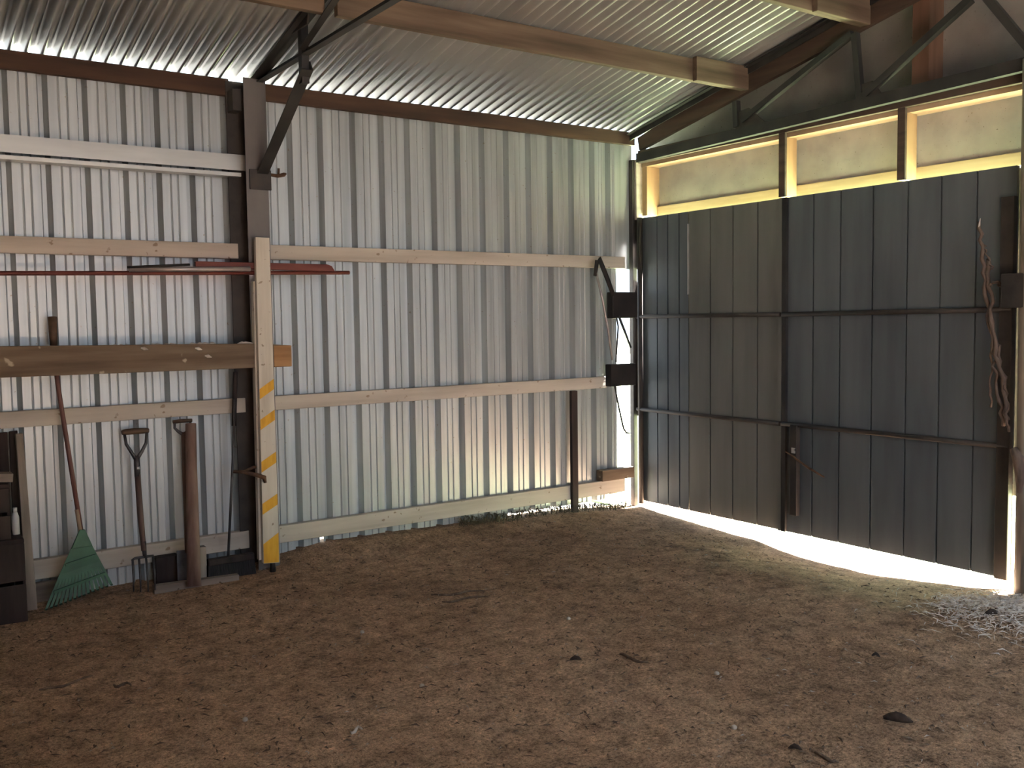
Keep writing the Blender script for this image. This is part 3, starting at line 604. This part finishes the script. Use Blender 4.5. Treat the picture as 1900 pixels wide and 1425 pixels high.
crate(-5.50, -5.045, .475, .79, -.39, -.14, 'upper dark wooden crate stacked beside the white bottle')
a = lb(-60, 866, -.30); b = lb(19, 890, -.30)
mb = MB(); mb.bar((a.x, -.30, .835), (b.x+.01, -.30, .815), .09, .05, (0, 1, 0)); tag(mb.build('grey_offcut', 'greywood_x', bevel=.004), 'grey offcut lying on top of the upper dark crate', 'offcut')
bx = lb(30, 990, -.26).x
t = thing('white_bottle', (bx, -.26, .475), 'small white plastic bottle standing on the lower dark crate', 'bottle')
mb = MB(); mb.tube([(bx, -.26, .475), (bx, -.26, .575), (bx, -.26, .605)], [.020, .020, .011], 12); mb.build('body', 'white_plastic', t)
mb = MB(); mb.tube([(bx, -.26, .603), (bx, -.26, .63)], [.011, .011], 10); mb.build('cap', 'white_plastic', t)
mb = MB(); mb.box((-4.93, -.10, .012), (-4.60, -.062, .13)); tag(mb.build('base_plank', 'greywood_x', bevel=.004), 'grey plank on edge behind the rake head', 'plank')

# ------------------------------------------------------------------ litter on the dirt
def on(x, y, dz=0): return (x, y, ground(x, y)+dz)
twigs = [((800, 1106), (900, 1100), 'thin brown twig lying on the dirt mid floor, farthest from the viewer'), ((1150, 1216), (1205, 1236), 'dark curved twig right of the floor centre'), ((820, 1118), (905, 1108), 'short brown twig just nearer than the farthest twig mid floor'),
         ((70, 1284), (170, 1258), 'dark bent twig low on the left of the floor'), ((1515, 1398), (1560, 1418), 'dark twig near the bottom edge of the floor'), ((650, 1360), (672, 1350), 'short pale stick low at the centre'), ((210, 1272), (245, 1268), 'thin dark twig beside the bent twig at left')]
for (a, b, lab) in twigs:
    A, B = H(*a, 'z', 0), H(*b, 'z', 0); P = []
    for k in range(7):
        p = A.lerp(B, k/6); off = .02*math.sin(k*1.3+a[0]); P.append(on(p.x+off*.5, p.y+off, .006))
    mb = MB(); mb.tube(P, [.004, .006, .007, .007, .006, .005, .003], 6); tag(mb.build('fallen_twig', 'straw' if 'pale' in lab else 'twig'), lab, 'twig', 'twigs on the floor')
for (px, py, s, lab) in ((1665, 1336, .055, 'dark curled bark flake at the lower right of the floor'), (1838, 1155, .05, 'dark bark lump in the pale straw by the post'), (1475, 1390, .025, 'small dark bark chip near the bottom edge'), (1068, 1226, .028, 'small dark bark chip right of the floor centre'), (1625, 1225, .02, 'tiny dark bark chip inside the curved tyre rut')):
    c = H(px, py, 'z', 0); mb = MB(); an = random.uniform(-.4, .4)
    P = [on(c.x+s*u*math.cos(YAW+an), c.y-s*u*math.sin(YAW+an), .008+.012*(1-abs(u))) for u in (-1, -.6, -.1, .4, .8, 1.1)]
    mb.tube(P, [s*.12, s*.3, s*.42, s*.36, s*.2, s*.05], 7, .6); tag(mb.build('bark_flake', 'bark'), lab, 'bark', 'bark flakes on the floor')
for (px, py, lab) in ((1055, 1148, 'pale pebble at the middle of the floor'), (455, 1338, 'pale pebble low on the floor, left of the pale stick'), (672, 1172, 'pale pebble left of the floor centre'), (1330, 1252, 'pale pebble between the floor centre and the curved tyre rut'), (1362, 1350, 'pale pebble near the bottom right'), (783, 1276, 'pale pebble low at the centre')):
    c = H(px, py, 'z', 0); mb = MB(); r = .013
    mb.tube([on(c.x, c.y, -.004), on(c.x, c.y, .004), on(c.x, c.y, .011), on(c.x, c.y, .015)], [r*.7, r, r*.8, r*.3], 8); tag(mb.build('pebble', 'stone'), lab, 'pebble', 'pebbles on the floor')
def scatter(name, n, region, size, m, label, cat, thick=.003, up=.0):
    mb = MB()
    for _ in range(n):
        x, y = region(); L = random.uniform(*size); a = random.uniform(0, PI); w = thick*random.uniform(.6, 1.4)
        z = ground(x, y)+.002; dx, dy = math.cos(a)*L/2, math.sin(a)*L/2
        h = random.uniform(0, up)
        p, q_ = Vector((x-dx, y-dy, ground(x-dx, y-dy)+.003)), Vector((x+dx, y+dy, ground(x+dx, y+dy)+.003+h))
        mid = p.lerp(q_, .5)+Vector((random.uniform(-.2, .2)*L, random.uniform(-.2, .2)*L, .004+h*.3))
        s_ = Vector((-dy, dx, 0)).normalized()*w
        V = [p, mid-s_, mid+s_, q_, mid+Vector((0, 0, w*1.3))]
        mb.add(V, [(0, 1, 4), (0, 4, 2), (1, 3, 4), (4, 3, 2), (0, 2, 1), (1, 2, 3)])
    return tag(mb.build(name, m, loc=Vector((0, 0, 0))), label, cat, None, 'stuff')
scatter('dirt_litter', 2200, lambda: (random.uniform(-6.2, -.2), random.uniform(-4.6, -.15)), (.015, .06), 'twig', 'brown chaff and leaf bits scattered over the dirt floor', 'litter', .004)
scatter('pale_chaff', 700, lambda: (random.uniform(-6.2, -.2), random.uniform(-4.6, -.15)), (.01, .035), 'stone', 'pale straw flecks scattered over the dirt floor', 'chaff', .0025)
scatter('straw_heap', 2000, lambda: (random.gauss(-.50, .24), random.gauss(-3.66, .19)), (.025, .10), 'straw', 'bleached straw heap at the foot of the right door post', 'straw', .0028, .018)
scatter('wall_weeds', 900, lambda: (random.uniform(-1.9, -.15), min(-.03, random.gauss(-.075, .025))), (.02, .05), 'weed', 'dry weeds along the base of the wall near the corner', 'weeds', .004, .07)

# ------------------------------------------------------------------ light
w = bpy.data.worlds.new('sky'); bpy.context.scene.world = w; w.use_nodes = True
nt = w.node_tree; bg = nt.nodes['Background']
bg.inputs['Color'].default_value = (.72, .86, 1.0, 1); bg.inputs['Strength'].default_value = 2.0
sd = bpy.data.lights.new('sun', 'SUN'); sd.energy = 300; sd.angle = math.radians(.6); sd.color = (1, .95, .86)
so = bpy.data.objects.new('sun', sd); C.objects.link(so)
el, az = math.radians(67), math.radians(-1.5)
dirv = Vector((math.cos(el)*math.cos(az), math.cos(el)*math.sin(az), math.sin(el)))
so.rotation_euler = dirv.to_track_quat('Z', 'Y').to_euler(); so.location = (6, 2, 8)

sc = bpy.context.scene
sc.view_settings.view_transform = 'Standard'; sc.view_settings.look = 'None'; sc.view_settings.gamma = 1; sc.view_settings.use_curve_mapping = False
sc.view_settings.exposure = .56
sc.cycles.max_bounces = 8; sc.cycles.diffuse_bounces = 5; sc.cycles.glossy_bounces = 4
sc.cycles.use_denoising = True
for o in list(bpy.data.objects):
    if '_w' in o: del o['_w']
